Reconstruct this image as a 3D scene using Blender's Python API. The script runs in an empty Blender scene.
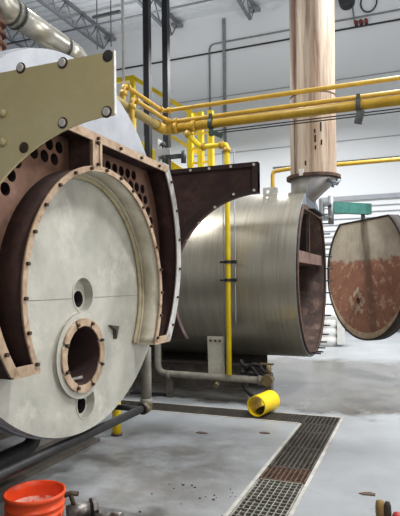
import bpy, bmesh, math, random
from math import sin, cos, pi, radians, sqrt, asin, atan2, hypot
from mathutils import Vector, Matrix
from mathutils.geometry import delaunay_2d_cdt
random.seed(7)
SC = bpy.context.scene
COL = SC.collection

# ------------------------------------------------------------------ materials
def node_mat(name):
    m = bpy.data.materials.new(name); m.use_nodes = True
    nt = m.node_tree; nt.nodes.clear()
    out = nt.nodes.new('ShaderNodeOutputMaterial'); b = nt.nodes.new('ShaderNodeBsdfPrincipled')
    nt.links.new(b.outputs[0], out.inputs[0])
    return m, nt, b
def lin(c):
    return tuple(((v/255)/12.92 if v/255 <= .04045 else ((v/255+.055)/1.055)**2.4) for v in c) + (1,)
def mat(name, c1, c2=None, scale=6, rough=.6, metal=0., stretch=(1, 1, 1), bump=.0, lo=.35, hi=.65,
        c3=None, scale3=2.0, lo3=.5, hi3=.62, detail=6, rough2=None, spec=.5):
    m, nt, b = node_mat(name)
    N, L = nt.nodes.new, nt.links.new
    b.inputs['Metallic'].default_value = metal; b.inputs['Roughness'].default_value = rough
    b.inputs['Specular IOR Level'].default_value = spec
    c2 = c2 or tuple(v*.85 for v in c1)
    tc = N('ShaderNodeTexCoord'); mp = N('ShaderNodeMapping'); mp.inputs['Scale'].default_value = stretch
    L(tc.outputs['Object'], mp.inputs[0])
    n = N('ShaderNodeTexNoise'); n.inputs['Scale'].default_value = scale; n.inputs['Detail'].default_value = detail
    n.inputs['Roughness'].default_value = .62
    L(mp.outputs[0], n.inputs['Vector'])
    r = N('ShaderNodeValToRGB'); r.color_ramp.elements[0].position = lo; r.color_ramp.elements[1].position = hi
    r.color_ramp.elements[0].color = lin(c1); r.color_ramp.elements[1].color = lin(c2)
    L(n.outputs[0], r.inputs[0]); last = r.outputs[0]
    if c3:
        n3 = N('ShaderNodeTexNoise'); n3.inputs['Scale'].default_value = scale3; n3.inputs['Detail'].default_value = 9
        n3.inputs['Roughness'].default_value = .7
        L(mp.outputs[0], n3.inputs['Vector'])
        r3 = N('ShaderNodeValToRGB'); r3.color_ramp.elements[0].position = lo3; r3.color_ramp.elements[1].position = hi3
        L(n3.outputs[0], r3.inputs[0])
        mx = N('ShaderNodeMix'); mx.data_type = 'RGBA'
        L(r3.outputs[0], mx.inputs[0]); L(last, mx.inputs[6]); mx.inputs[7].default_value = lin(c3)
        last = mx.outputs[2]
    L(last, b.inputs['Base Color'])
    if rough2 is not None:
        mr = N('ShaderNodeMapRange'); mr.inputs[3].default_value = rough; mr.inputs[4].default_value = rough2
        L(n.outputs[0], mr.inputs[0]); L(mr.outputs[0], b.inputs['Roughness'])
    if bump:
        bp = N('ShaderNodeBump'); bp.inputs['Strength'].default_value = bump; bp.inputs['Distance'].default_value = .02
        L(n.outputs[0], bp.inputs['Height']); L(bp.outputs[0], b.inputs['Normal'])
    return m

M = {}
M['plate'] = mat('grey boiler plate', (192, 189, 177), (166, 164, 154), 4, .5, .25, (1, 1, 1), .05, c3=(210, 206, 194), scale3=3, lo3=.52, hi3=.7)
M['plate_light'] = mat('pale head plate', (196, 200, 206), (176, 180, 186), 4, .6, .1, bump=.05)
M['jacket'] = mat('insulation jacket', (180, 183, 188), (160, 163, 169), 5, .6, .1, bump=.08)
M['gasket'] = mat('beige gasket', (186, 162, 136), (152, 126, 102), 14, .85, 0, bump=.25, c3=(116, 84, 66), scale3=9, lo3=.6, hi3=.7)
M['flange_steel'] = mat('pale flange steel', (208, 206, 202), (178, 174, 168), 10, .55, .4, bump=.1)
M['collar'] = mat('cream collar steel', (206, 200, 182), (176, 168, 148), 6, .55, .15, bump=.06)
M['rust'] = mat('brown rusted steel', (66, 43, 38), (44, 29, 27), 9, .85, .0, bump=.3, c3=(88, 62, 53), scale3=5, lo3=.52, hi3=.68)
M['tube_sheet'] = mat('tube sheet rust', (128, 94, 76), (90, 62, 50), 8, .85, 0, bump=.25, c3=(146, 114, 98), scale3=4, lo3=.52, hi3=.66)
M['rust_bright'] = mat('reddish rust', (122, 82, 66), (92, 60, 48), 9, .85, 0, bump=.2)
M['soot'] = mat('dark sooty steel', (46, 36, 34), (28, 22, 22), 9, .9, 0, bump=.2)
M['tan'] = mat('tan painted steel', (206, 190, 140), (188, 172, 126), 5, .5, .05, bump=.05, c3=(216, 202, 158), scale3=2.5, lo3=.5, hi3=.7)
M['ochre'] = mat('ochre stain', (184, 172, 140), (160, 146, 114), 12, .8)
M['door_brown'] = mat('brown door lining', (84, 60, 54), (60, 42, 40), 7, .75, .1, bump=.2, c3=(104, 76, 66), scale3=3, lo3=.52, hi3=.68)
M['rim'] = mat('brown rim', (58, 42, 38), (42, 31, 29), 9, .8, .1, bump=.2)
M['bolt_dark'] = mat('dark bolt', (92, 72, 58), (60, 47, 40), 30, .7, .4)
M['bolt_light'] = mat('bright bolt', (226, 222, 212), (196, 190, 180), 30, .5, .2)
M['steel_shell'] = mat('brushed steel shell', (176, 169, 153), (160, 154, 140), 3.2, .34, .8, (9, .35, .35), .01, c3=(190, 187, 178), scale3=5, lo3=.5, hi3=.75, rough2=.44)
M['b_plate'] = mat('blue grey steel', (150, 158, 166), (120, 126, 132), 8, .5, .4, bump=.1)
M['b_lining'] = mat('rusty lining', (72, 53, 46), (44, 33, 30), 6, .9, 0, bump=.3, c3=(104, 82, 70), scale3=5, lo3=.52, hi3=.66)
M['b_baffle'] = mat('pale rust baffle', (176, 150, 132), (140, 108, 92), 7, .9, 0, bump=.3)
M['b_shelf'] = mat('rusty shelf', (124, 100, 90), (92, 70, 62), 7, .9, 0, bump=.3)
M['stack'] = mat('rust streaked stack', (202, 188, 170), (168, 146, 124), 5, .5, .2, (1.8, 1.8, .10), .05, c3=(108, 72, 50), scale3=4, lo3=.47, hi3=.66)
M['stack_low'] = mat('grey steel sleeve', (186, 184, 182), (150, 148, 146), 6, .45, .5, (1, 1, .3), .05, c3=(150, 118, 92), scale3=4, lo3=.58, hi3=.7)
M['rust_dark'] = mat('dark rust', (92, 66, 52), (60, 46, 40), 12, .85, 0, bump=.2)
M['yellow_pipe'] = mat('yellow gas paint', (200, 160, 46), (178, 140, 40), 8, .45, 0, c3=(146, 114, 54), scale3=7, lo3=.6, hi3=.72)
M['yellow_worn'] = mat('weathered yellow paint', (168, 146, 78), (132, 116, 70), 8, .6, 0, c3=(110, 92, 60), scale3=7, lo3=.55, hi3=.7)
M['yellow_bright'] = mat('bright safety yellow', (244, 214, 30), (232, 198, 24), 8, .4)
M['yellow_sleeve'] = mat('yellow plastic sleeve', (240, 206, 24), (226, 190, 20), 8, .4)
M['black_steel'] = mat('black painted steel', (38, 37, 40), (28, 28, 30), 12, .5, .1)
M['black_pipe'] = mat('black iron pipe', (48, 46, 46), (30, 29, 30), 14, .55, .3)
M['grey_pipe'] = mat('grey painted pipe', (138, 134, 122), (112, 106, 96), 9, .6, .1, bump=.1)
M['skid'] = mat('dirty skid steel', (92, 84, 76), (64, 58, 52), 8, .75, .1, bump=.15)
M['alum'] = mat('aluminium jacket', (206, 202, 190), (176, 172, 160), 4, .3, .85, (1, 1, 1), .1, rough2=.45)
M['galv'] = mat('galvanised steel', (150, 152, 156), (126, 128, 132), 10, .5, .5)
M['joist'] = mat('grey joist paint', (122, 125, 130), (104, 107, 112), 10, .6, .2)
M['white_rod'] = mat('white conduit', (226, 226, 226), (208, 208, 208), 10, .5)
M['conduit'] = mat('grey conduit', (136, 138, 142), (116, 118, 122), 10, .5, .4)
M['cable'] = mat('black cable', (50, 50, 54), (38, 38, 42), 10, .7)
M['teal'] = mat('teal davit paint', (52, 118, 106), (38, 98, 90), 9, .55, 0, c3=(90, 120, 104), scale3=8, lo3=.6, hi3=.7)
M['rope'] = mat('pale insulation', (204, 184, 158), (172, 146, 120), 9, .9, 0, bump=.3)
M['door_shell'] = mat('dark door shell', (62, 54, 50), (44, 38, 36), 9, .8, .1, bump=.2)
M['orange'] = mat('orange plastic', (236, 84, 34), (224, 70, 26), 6, .38)
M['paint_residue'] = mat('dried residue', (244, 206, 190), (226, 84, 44), 14, .7, lo=.46, hi=.56)
M['white_plastic'] = mat('white plastic', (226, 226, 222), (206, 206, 202), 8, .45)
M['board'] = mat('weathered board', (182, 178, 162), (160, 154, 138), 9, .8)
M['rubber'] = mat('black rubber', (34, 34, 34), (24, 24, 24), 12, .6)
M['clamp'] = mat('clamp steel', (96, 98, 96), (66, 68, 68), 14, .5, .5)
M['clamp_green'] = mat('dark green clamp', (66, 84, 78), (48, 62, 58), 14, .55, .3)
M['valve'] = mat('dull brass valve', (132, 116, 84), (100, 88, 66), 14, .5, .5)
M['scrap'] = mat('dull scrap steel', (150, 146, 142), (92, 82, 74), 18, .45, .7, bump=.2)
M['leather'] = mat('worn leather', (136, 108, 62), (96, 72, 40), 14, .75)
M['dark_cloth'] = mat('dark cloth', (58, 48, 36), (40, 32, 26), 14, .9)
M['red'] = mat('red rubber', (170, 36, 40), (130, 24, 30), 12, .5)
M['red_paint'] = mat('red valve paint', (120, 40, 36), (90, 30, 28), 12, .5)
M['black_label'] = mat('black label', (30, 26, 26), (24, 22, 22), 10, .6)
M['grate_steel'] = mat('grating steel', (88, 82, 74), (58, 53, 48), 12, .6, .4)
M['grate_rust'] = mat('rusty grating', (96, 70, 52), (64, 48, 38), 14, .8, .1)
M['grate_pale'] = mat('pale galvanised grating', (150, 147, 138), (118, 115, 106), 12, .5, .4)
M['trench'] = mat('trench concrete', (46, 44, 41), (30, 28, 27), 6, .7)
M['concrete_frame'] = mat('steel drain frame', (178, 176, 168), (150, 146, 138), 9, .6, .2)
M['ceiling'] = mat('grey roof deck', (206, 209, 213), (196, 199, 204), 3, .6, 0)
M['base_dark'] = mat('dark wall base', (96, 100, 108), (80, 84, 90), 6, .6)
M['panel_seam'] = mat('wall seam', (150, 154, 160), (140, 144, 150), 6, .6)

# tiled grey wall
def wall_mat():
    m, nt, b = node_mat('painted block wall')
    N, L = nt.nodes.new, nt.links.new
    tc = N('ShaderNodeTexCoord')
    n = N('ShaderNodeTexNoise'); n.inputs['Scale'].default_value = .6; n.inputs['Detail'].default_value = 5
    L(tc.outputs['Object'], n.inputs['Vector'])
    r = N('ShaderNodeValToRGB'); r.color_ramp.elements[0].color = lin((208, 211, 214)); r.color_ramp.elements[1].color = lin((218, 221, 224))
    L(n.outputs[0], r.inputs[0]); L(r.outputs[0], b.inputs['Base Color'])
    b.inputs['Roughness'].default_value = .7
    return m
M['wall'] = wall_mat()

# painted floor: pale epoxy, worn to bare damp concrete behind the drain
def floor_mat():
    m, nt, b = node_mat('painted concrete floor')
    N, L = nt.nodes.new, nt.links.new
    tc = N('ShaderNodeTexCoord'); sep = N('ShaderNodeSeparateXYZ'); L(tc.outputs['Object'], sep.inputs[0])
    def noise(s, d=6, rg=.6):
        n = N('ShaderNodeTexNoise'); n.inputs['Scale'].default_value = s; n.inputs['Detail'].default_value = d
        n.inputs['Roughness'].default_value = rg; L(tc.outputs['Object'], n.inputs['Vector']); return n.outputs[0]
    def ramp(v, a, c, ca=(0, 0, 0, 1), cc=(1, 1, 1, 1)):
        r = N('ShaderNodeValToRGB'); e = r.color_ramp.elements
        e[0].position = a; e[1].position = c; e[0].color = ca; e[1].color = cc
        L(v, r.inputs[0]); return r.outputs[0]
    def mth(op, a, c):
        n = N('ShaderNodeMath'); n.operation = op
        for i, v in enumerate((a, c)):
            if isinstance(v, (int, float)): n.inputs[i].default_value = v
            else: L(v, n.inputs[i])
        return n.outputs[0]
    def mix(f, a, c):
        n = N('ShaderNodeMix'); n.data_type = 'RGBA'
        L(f, n.inputs[0])
        for i, v in ((6, a), (7, c)):
            if isinstance(v, tuple): n.inputs[i].default_value = v
            else: L(v, n.inputs[i])
        return n.outputs[2]
    def sm(v, a, c):
        n = N('ShaderNodeMapRange'); n.interpolation_type = 'SMOOTHSTEP'
        L(v, n.inputs[0]); n.inputs[1].default_value = a; n.inputs[2].default_value = c; return n.outputs[0]
    base = ramp(noise(.9), .35, .7, lin((146, 149, 151)), lin((124, 127, 129)))
    base = mix(ramp(noise(9, 8, .7), .6, .72), base, lin((122, 121, 117)))
    wob = mth('MULTIPLY', mth('SUBTRACT', noise(1.6), .5), 1.5)
    y = mth('ADD', sep.outputs[1], wob)
    band = mth('MULTIPLY', sm(y, 6.0, 6.25), mth('SUBTRACT', 1.0, sm(y, 9.9, 10.5)))
    band = mth('MULTIPLY', band, mth('ADD', .82, mth('MULTIPLY', noise(2.2), .3)))
    col = mix(band, base, ramp(noise(3, 8), .35, .7, lin((70, 68, 64)), lin((104, 101, 95))))
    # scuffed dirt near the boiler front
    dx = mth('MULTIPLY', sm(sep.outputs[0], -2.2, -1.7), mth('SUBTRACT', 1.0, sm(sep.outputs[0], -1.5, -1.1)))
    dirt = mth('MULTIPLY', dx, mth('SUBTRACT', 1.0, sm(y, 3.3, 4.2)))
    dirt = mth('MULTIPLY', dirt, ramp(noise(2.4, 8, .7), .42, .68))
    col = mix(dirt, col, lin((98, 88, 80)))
    wear_shade = mth('MULTIPLY', mth('SUBTRACT', 1.0, sm(y, 4.0, 5.8)), mth('SUBTRACT', 1.0, sm(sep.outputs[0], -1.8, -.4)))  # floor wear plus painted shade around the left boiler front
    wear_shade = mth('MULTIPLY', wear_shade, ramp(noise(1.7, 9, .7), .32, .58))
    col = mix(mth('MULTIPLY', wear_shade, .9), col, lin((74, 72, 68)))
    spots = ramp(noise(2.6, 9, .75), .6, .68)
    col = mix(mth('MULTIPLY', spots, .5), col, lin((110, 108, 102)))
    L(col, b.inputs['Base Color'])
    rg = N('ShaderNodeMapRange'); L(band, rg.inputs[0]); rg.inputs[3].default_value = .42; rg.inputs[4].default_value = .26
    L(rg.outputs[0], b.inputs['Roughness'])
    bp = N('ShaderNodeBump'); bp.inputs['Strength'].default_value = .06; bp.inputs['Distance'].default_value = .02
    L(noise(5), bp.inputs['Height']); L(bp.outputs[0], b.inputs['Normal'])
    return m
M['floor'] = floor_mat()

# refractory face of the swung-out door: grey top, rust red below
def refractory_mat():
    m, nt, b = node_mat('rust stained refractory')
    N, L = nt.nodes.new, nt.links.new
    tc = N('ShaderNodeTexCoord'); sep = N('ShaderNodeSeparateXYZ'); L(tc.outputs['Object'], sep.inputs[0])
    def noise(s, d=8, st=(1, 1, 1)):
        mp = N('ShaderNodeMapping'); mp.inputs['Scale'].default_value = st; L(tc.outputs['Object'], mp.inputs[0])
        n = N('ShaderNodeTexNoise'); n.inputs['Scale'].default_value = s; n.inputs['Detail'].default_value = d
        n.inputs['Roughness'].default_value = .7; L(mp.outputs[0], n.inputs['Vector']); return n.outputs[0]
    def ramp(v, a, c, ca, cc):
        r = N('ShaderNodeValToRGB'); e = r.color_ramp.elements
        e[0].position = a; e[1].position = c; e[0].color = ca; e[1].color = cc
        L(v, r.inputs[0]); return r.outputs[0]
    W = ((0, 0, 0, 1), (1, 1, 1, 1))
    def mix(f, a, c):
        n = N('ShaderNodeMix'); n.data_type = 'RGBA'; L(f, n.inputs[0])
        for i, v in ((6, a), (7, c)):
            if isinstance(v, tuple): n.inputs[i].default_value = v
            else: L(v, n.inputs[i])
        return n.outputs[2]
    top = ramp(noise(4), .35, .7, lin((206, 196, 178)), lin((178, 164, 146)))
    red = ramp(noise(5), .3, .7, lin((172, 122, 98)), lin((140, 92, 74)))
    red = mix(ramp(noise(7), .54, .64, *W), red, lin((204, 166, 138)))
    ad = N('ShaderNodeMath'); ad.operation = 'MULTIPLY_ADD'; L(noise(3), ad.inputs[0]); ad.inputs[1].default_value = .5; L(sep.outputs[2], ad.inputs[2])
    f = N('ShaderNodeMapRange'); f.interpolation_type = 'SMOOTHSTEP'; L(ad.outputs[0], f.inputs[0]); f.inputs[1].default_value = 1.50; f.inputs[2].default_value = 1.57
    c = mix(f.outputs[0], red, top)
    c = mix(ramp(noise(3, 4, (3, 3, .25)), .6, .72, *W), c, lin((118, 84, 68)))
    # dark run-down streak below the hanger lug
    def mth(op, a, b_):
        n = N('ShaderNodeMath'); n.operation = op
        for i, v in enumerate((a, b_)):
            if isinstance(v, (int, float)): n.inputs[i].default_value = v
            else: L(v, n.inputs[i])
        return n.outputs[0]
    u = mth('ADD', mth('MULTIPLY', sep.outputs[0], .632), mth('MULTIPLY', sep.outputs[1], -.775))
    u = mth('ADD', mth('ADD', u, mth('MULTIPLY', sep.outputs[2], .13)), mth('MULTIPLY', mth('SUBTRACT', noise(2), .5), .12))
    d_ = mth('ABSOLUTE', mth('SUBTRACT', u, .27), 0)
    st = N('ShaderNodeMapRange'); st.interpolation_type = 'SMOOTHSTEP'; L(d_, st.inputs[0]); st.inputs[1].default_value = .05; st.inputs[2].default_value = .13; st.inputs[3].default_value = .6; st.inputs[4].default_value = 0
    c = mix(st.outputs[0], c, lin((104, 80, 66)))
    L(c, b.inputs['Base Color']); b.inputs['Roughness'].default_value = .9
    bp = N('ShaderNodeBump'); bp.inputs['Strength'].default_value = .5; bp.inputs['Distance'].default_value = .03
    L(noise(6), bp.inputs['Height']); L(bp.outputs[0], b.inputs['Normal'])
    return m
M['refractory'] = refractory_mat()

# ------------------------------------------------------------------ mesh builder
class MB:
    def __init__(s): s.v = []; s.f = []; s.sm = []; s.dark = set()
    def add(s, vs, fs, smooth=False):
        o = len(s.v); s.v += [tuple(v) for v in vs]
        for f in fs: s.f.append(tuple(i+o for i in f)); s.sm.append(smooth)
    def box(s, a, b, rot=None, piv=None):
        x0, y0, z0 = a; x1, y1, z1 = b
        vs = [Vector(p) for p in ((x0,y0,z0),(x1,y0,z0),(x1,y1,z0),(x0,y1,z0),(x0,y0,z1),(x1,y0,z1),(x1,y1,z1),(x0,y1,z1))]
        if rot is not None:
            p = Vector(piv) if piv else sum(vs, Vector())/8
            vs = [rot @ (v-p)+p for v in vs]
        s.add(vs, [(0,3,2,1),(4,5,6,7),(0,1,5,4),(1,2,6,5),(2,3,7,6),(3,0,4,7)]); return s
    def frame(s, d):
        d = Vector(d).normalized(); u = d.orthogonal().normalized()
        if abs(d.z) < .9: u = Vector((0,0,1)).cross(d).normalized()
        return d, u, d.cross(u)
    def rings(s, rings, seg, smooth=True, cap0=True, cap1=True, closed=False):
        # rings: list of point lists, each 'seg' long
        o = len(s.v)
        for r in rings: s.v += [tuple(p) for p in r]
        n = len(rings)
        for i in range(n if closed else n-1):
            a, b = o+i*seg, o+((i+1) % n)*seg
            for k in range(seg):
                s.f.append((a+k, a+(k+1) % seg, b+(k+1) % seg, b+k)); s.sm.append(smooth)
        if not closed:
            if cap0: s.f.append(tuple(o+k for k in reversed(range(seg)))); s.sm.append(False)
            if cap1: s.f.append(tuple(o+(n-1)*seg+k for k in range(seg))); s.sm.append(False)
        return s
    def cyl(s, p0, p1, r, seg=20, r1=None, smooth=True, cap0=True, cap1=True):
        p0, p1 = Vector(p0), Vector(p1); d, u, w = s.frame(p1-p0); r1 = r if r1 is None else r1
        R = lambda p, q: [p+u*q*cos(2*pi*k/seg)+w*q*sin(2*pi*k/seg) for k in range(seg)]
        return s.rings([R(p0, r), R(p1, r1)], seg, smooth, cap0, cap1)
    def hollow(s, p0, p1, ro, ri, seg=32):
        p0, p1 = Vector(p0), Vector(p1); d, u, w = s.frame(p1-p0)
        R = lambda p, q: [p+u*q*cos(2*pi*k/seg)+w*q*sin(2*pi*k/seg) for k in range(seg)]
        for A, B, sm_ in ((R(p0,ro), R(p1,ro), True), (R(p1,ro), R(p1,ri), False), (R(p1,ri), R(p0,ri), True), (R(p0,ri), R(p0,ro), False)):
            s.rings([A, B], seg, sm_, False, False)
        return s
    def lathe(s, base, axis, prof, seg=32, smooth=True, cap0=False, cap1=False):
        base = Vector(base); d, u, w = s.frame(axis)
        return s.rings([[base+d*h+u*q*cos(2*pi*k/seg)+w*q*sin(2*pi*k/seg) for k in range(seg)] for q, h in prof], seg, smooth, cap0, cap1)
    def tube(s, pts, r, seg=12, bend=0, closed=False):
        pts = [Vector(p) for p in pts]
        if bend:
            q = [pts[0]]
            for i in range(1, len(pts)-1):
                a, b, c = pts[i-1], pts[i], pts[i+1]
                d1, d2 = (a-b).normalized(), (c-b).normalized()
                t = min(bend, (a-b).length*.45, (c-b).length*.45)
                for k in range(7):
                    f = k/6; q.append((b+d1*t)*(1-f)**2+b*2*f*(1-f)+(b+d2*t)*f*f)
            pts = q+[pts[-1]]
        n = len(pts); rings = []; pu = None
        for i in range(n):
            if closed: t = pts[(i+1) % n]-pts[i-1]
            else: t = pts[min(i+1, n-1)]-pts[max(i-1, 0)]
            t.normalize()
            if pu is None: d, u, w = s.frame(t)
            else:
                u = pu-t*pu.dot(t); u.normalize()
            pu = u; w = t.cross(u)
            rings.append([pts[i]+u*r*cos(2*pi*k/seg)+w*r*sin(2*pi*k/seg) for k in range(seg)])
        return s.rings(rings, seg, True, True, True, closed)
    def prism(s, pts, vec):
        n = len(pts); vec = Vector(vec); P = [Vector(p) for p in pts]
        s.add(P+[p+vec for p in P], [tuple(reversed(range(n))), tuple(range(n, 2*n))]+[(k, (k+1) % n, n+(k+1) % n, n+k) for k in range(n)]); return s
    def strip(s, A, B, vec, closed=False, smooth=True):
        # solid band between polylines A and B (equal count), extruded along vec
        n = len(A); vec = Vector(vec)
        A = [Vector(p) for p in A]; B = [Vector(p) for p in B]
        o = len(s.v); s.v += [tuple(p) for p in A+B+[p+vec for p in A]+[p+vec for p in B]]
        for k in range(n if closed else n-1):
            j = (k+1) % n
            for f, sm_ in (((k, j, n+j, n+k), False), ((2*n+k, 3*n+k, 3*n+j, 2*n+j), False), ((k, 2*n+k, 2*n+j, j), smooth), ((n+k, n+j, 3*n+j, 3*n+k), smooth)):
                s.f.append(tuple(o+i for i in f)); s.sm.append(sm_)
        if not closed:
            for k in (0, n-1): s.f.append((o+k, o+n+k, o+3*n+k, o+2*n+k)); s.sm.append(False)
        return s
    def sheet(s, outer, holes, to3, vec, walls=0.0):
        # flat plate with holes, thickness vec; 'outer' and 'holes' are 2D loops
        vec = Vector(vec); loops = [outer]+holes; vs = []; es = []
        for lp in loops:
            o = len(vs); vs += [Vector(p) for p in lp]; es += [(o+k, o+(k+1) % len(lp)) for k in range(len(lp))]
        V, E_, F, *_ = delaunay_2d_cdt(vs, es, [], 1, 1e-6)
        def inside(p, lp):
            c = False; n = len(lp)
            for i in range(n):
                a, b = lp[i], lp[(i+1) % n]
                if (a[1] > p[1]) != (b[1] > p[1]) and p[0] < (b[0]-a[0])*(p[1]-a[1])/(b[1]-a[1])+a[0]: c = not c
            return c
        fs = []
        for f in F:
            g = sum((V[i] for i in f), Vector((0, 0)))/len(f)
            if inside(g, outer) and not any(inside(g, h) for h in holes): fs.append(tuple(f))
        P = [Vector(to3(p)) for p in V]
        s.add(P, fs); s.add([p+vec for p in P], [tuple(reversed(f)) for f in fs])
        for i, lp in enumerate(loops):
            n = len(lp); Q = [Vector(to3(p)) for p in lp]
            w = vec*(1+walls) if i else vec
            f0 = len(s.f)
            s.add(Q+[q+w for q in Q], [(k, (k+1) % n, n+(k+1) % n, n+k) for k in range(n)], True)
            if i and walls: s.dark |= set(range(f0, len(s.f)))
        return s
    def mesh(s, name, m, off=(0, 0, 0)):
        me = bpy.data.meshes.new(name); off = Vector(off)
        me.from_pydata([tuple(Vector(v)-off) for v in s.v], [], s.f)
        for p, k in zip(me.polygons, s.sm): p.use_smooth = k
        me.materials.append(m)
        if s.dark:
            me.materials.append(M['soot'])
            for i in s.dark: me.polygons[i].material_index = 1
        bm = bmesh.new(); bm.from_mesh(me); bmesh.ops.recalc_face_normals(bm, faces=bm.faces); bm.to_mesh(me); bm.free()
        return me
    def build(s, name, m, parent=None, label=None):
        # mesh written in world coordinates; re-expressed about its thing's base
        off = root_loc(parent) if parent else (0, 0, 0)
        o = bpy.data.objects.new(name, s.mesh(name, m, off)); COL.objects.link(o)
        if parent: o.parent = parent
        if label: o['label'] = label
        return o
def root_loc(p):
    v = Vector(p.location)
    while p.parent: p = p.parent; v += Vector(p.location)
    return v
def thing(name, label, cat, loc, group=None):
    o = bpy.data.objects.new(name, None); COL.objects.link(o); o.location = loc; o.empty_display_size = .1
    o['label'] = label; o['category'] = cat
    if group: o['group'] = group
    return o
def solo(name, mb, m, label, cat, group=None):
    c = Vector((sum(v[0] for v in mb.v)/len(mb.v), sum(v[1] for v in mb.v)/len(mb.v), min(v[2] for v in mb.v)))
    o = bpy.data.objects.new(name, mb.mesh(name, m, c)); COL.objects.link(o); o.location = c
    o['label'] = label; o['category'] = cat
    if group: o['group'] = group
    return o
def struct(name, mb, m, parent=None):
    o = mb.build(name, m, parent)
    if not parent: o['kind'] = 'structure'
    return o
def inst(name, me, parent, loc, rot=(0, 0, 0)):
    # copy of a small repeated part; loc in world coordinates
    o = bpy.data.objects.new(name, me); COL.objects.link(o); o.parent = parent
    o.location = Vector(loc)-root_loc(parent); o.rotation_euler = rot
    return o
def circ(cy, cz, r, n=64): return [(cy+r*cos(2*pi*k/n), cz+r*sin(2*pi*k/n)) for k in range(n)]
def arc(cy, cz, r, a0, a1, n): return [(cy+r*cos(radians(a0+(a1-a0)*k/(n-1))), cz+r*sin(radians(a0+(a1-a0)*k/(n-1)))) for k in range(n)]
def at(x): return lambda p: (x, p[0], p[1])
def P3(x, pts): return [(x, y, z) for y, z in pts]
BOLTX = MB().cyl((-.004, 0, 0), (.016, 0, 0), .0105, 6, smooth=False).mesh('bolt', M['bolt_dark'])

# ------------------------------------------------------------------ setting
GX0, GX1, GY0, GY1 = -1.09, -.745, 5.53, 5.88       # drain trench: L shape
mb = MB()
outer = [(-9, -2), (9, -2), (9, 16.2), (-13, 16.2), (-13, -2)]
trench = [(GX0, 1.2), (GX1, 1.2), (GX1, GY1), (-4.6, GY1), (-4.6, GY0), (GX0, GY0)]
mb.sheet(outer, [trench], lambda p: (p[0], p[1], 0), (0, 0, -.2))
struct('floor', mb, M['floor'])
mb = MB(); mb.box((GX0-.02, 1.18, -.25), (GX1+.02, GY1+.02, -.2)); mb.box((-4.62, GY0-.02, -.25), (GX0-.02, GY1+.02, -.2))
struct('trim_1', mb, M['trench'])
mb = MB()
for a, b in (((GX0-.028, 1.2, -.02), (GX0, GY0, .004)), ((GX1, 1.2, -.02), (GX1+.028, GY1+.028, .004)),
             ((-4.6, GY1, -.02), (GX1, GY1+.028, .004)), ((-4.6, GY0-.028, -.02), (GX0, GY0, .004))): mb.box(a, b)
struct('trim_2', mb, M['concrete_frame'])

WY = 16.2
struct('wall_back', MB().box((-13, WY, -.2), (9, WY+.3, 11)), M['wall'])
struct('baseboard_back', MB().box((-13, WY-.03, 0), (9, WY, .11)), M['base_dark'])
mb = MB()
for z in (7.35, 5.55): mb.box((-13, WY-.015, z-.012), (9, WY, z+.012))
struct('trim_3', mb, M['panel_seam'])
# ribbed lower panelling at the right
mb = MB(); mb.box((-2.6, WY-.06, 3.80), (9, WY, 3.93))
for k in range(9): mb.box((-2.6, WY-.03, 2.25+.17*k), (9, WY, 2.27+.17*k))
struct('trim_4', mb, M['panel_seam'])
mb = MB(); mb.box((-13, -2, 10.0), (9, WY, 10.25))
for k in range(60): mb.box((-13, -2+.3*k, 9.955), (9, -1.9+.3*k, 10.0))
struct('ceiling', mb, M['ceiling'])
# bar joists under the deck
jx = [(-12.0, 'farthest left in the corner over the boiler'), (-9.6, 'second from the left, above the tan door plate'), (-7.1, 'behind the twin black posts'), (-4.5, 'ending above the wall downpipe'), (-2.2, 'hidden partly by the rusty stack')]
for x, w in jx:
    t = thing('bar_joist', 'grey open web steel roof joist, ' + w, 'joist', (x, 11, 9.3), 'bar joists under the roof deck')
    MB().box((x-.05, 6, 9.88), (x+.05, WY-.05, 9.95)).build('top_chord', M['joist'], t)
    MB().box((x-.045, 6.4, 9.30), (x+.045, WY-.6, 9.36)).build('bottom_chord', M['joist'], t)
    mb = MB(); y = 6.4; k = 0
    while y < WY-.7:
        z0, z1 = (9.34, 9.9) if k % 2 == 0 else (9.9, 9.34)
        mb.cyl((x, y, z0), (x, y+.42, z1), .022, 6); y += .42; k += 1
    mb.cyl((x, y, 9.34), (x, WY-.1, 9.9), .022, 6)
    mb.build('web', M['joist'], t)
    MB().box((x-.16, WY-.28, 9.8), (x+.16, WY-.001, 9.88)).build('bearing_seat', M['galv'], t)
for k, (y, w) in enumerate(((9.0, 'nearest of the three'), (11.5, 'middle of the three'), (14.0, 'nearest the back wall'))):
    solo('bridging_pipe', MB().tube([(-12.9, y, 9.27), (-1.9, y, 9.27)], .03, 8), M['joist'], 'grey horizontal bridging pipe under the roof joists, ' + w, 'pipe', 'bridging pipes under the joists')

# ------------------------------------------------------------------ boiler with the open smokebox (near, left)
CY, CZ, R = 2.84, 1.68, 1.145           # shell axis
RY, RZ, RR = 2.85, 1.39, .755           # furnace collar
XP, XF = -1.92, -1.755                  # head plate plane, flange plane
ZT, ZB = 2.335, 1.02
def horseshoe(r, zt, zb, n=25):
    a0 = math.degrees(asin((zb-CZ)/r)); a1 = math.degrees(asin((zt-CZ)/r))
    p = arc(CY, CZ, r, a0, a1, n); q = [(CY-(y-CY)*.92, z) for y, z in reversed(p)]
    top = [(p[-1][0]+(q[0][0]-p[-1][0])*k/13, zt) for k in range(1, 13)]
    return p+top+q
def collar_arc(r, zb=ZB, n=64):
    a = math.degrees(asin((zb-RZ)/r)); return arc(RY, RZ, r, a, 180-a, n)
bA = thing('fire_tube_boiler', 'grey boiler at left with bolted circular furnace front, rows of tube holes and open smokebox', 'boiler', (-3.5, CY, 0))
def ringx(x, r, n=72): return [(x, CY+r*cos(2*pi*k/n), CZ+r*sin(2*pi*k/n)) for k in range(n)]
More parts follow.
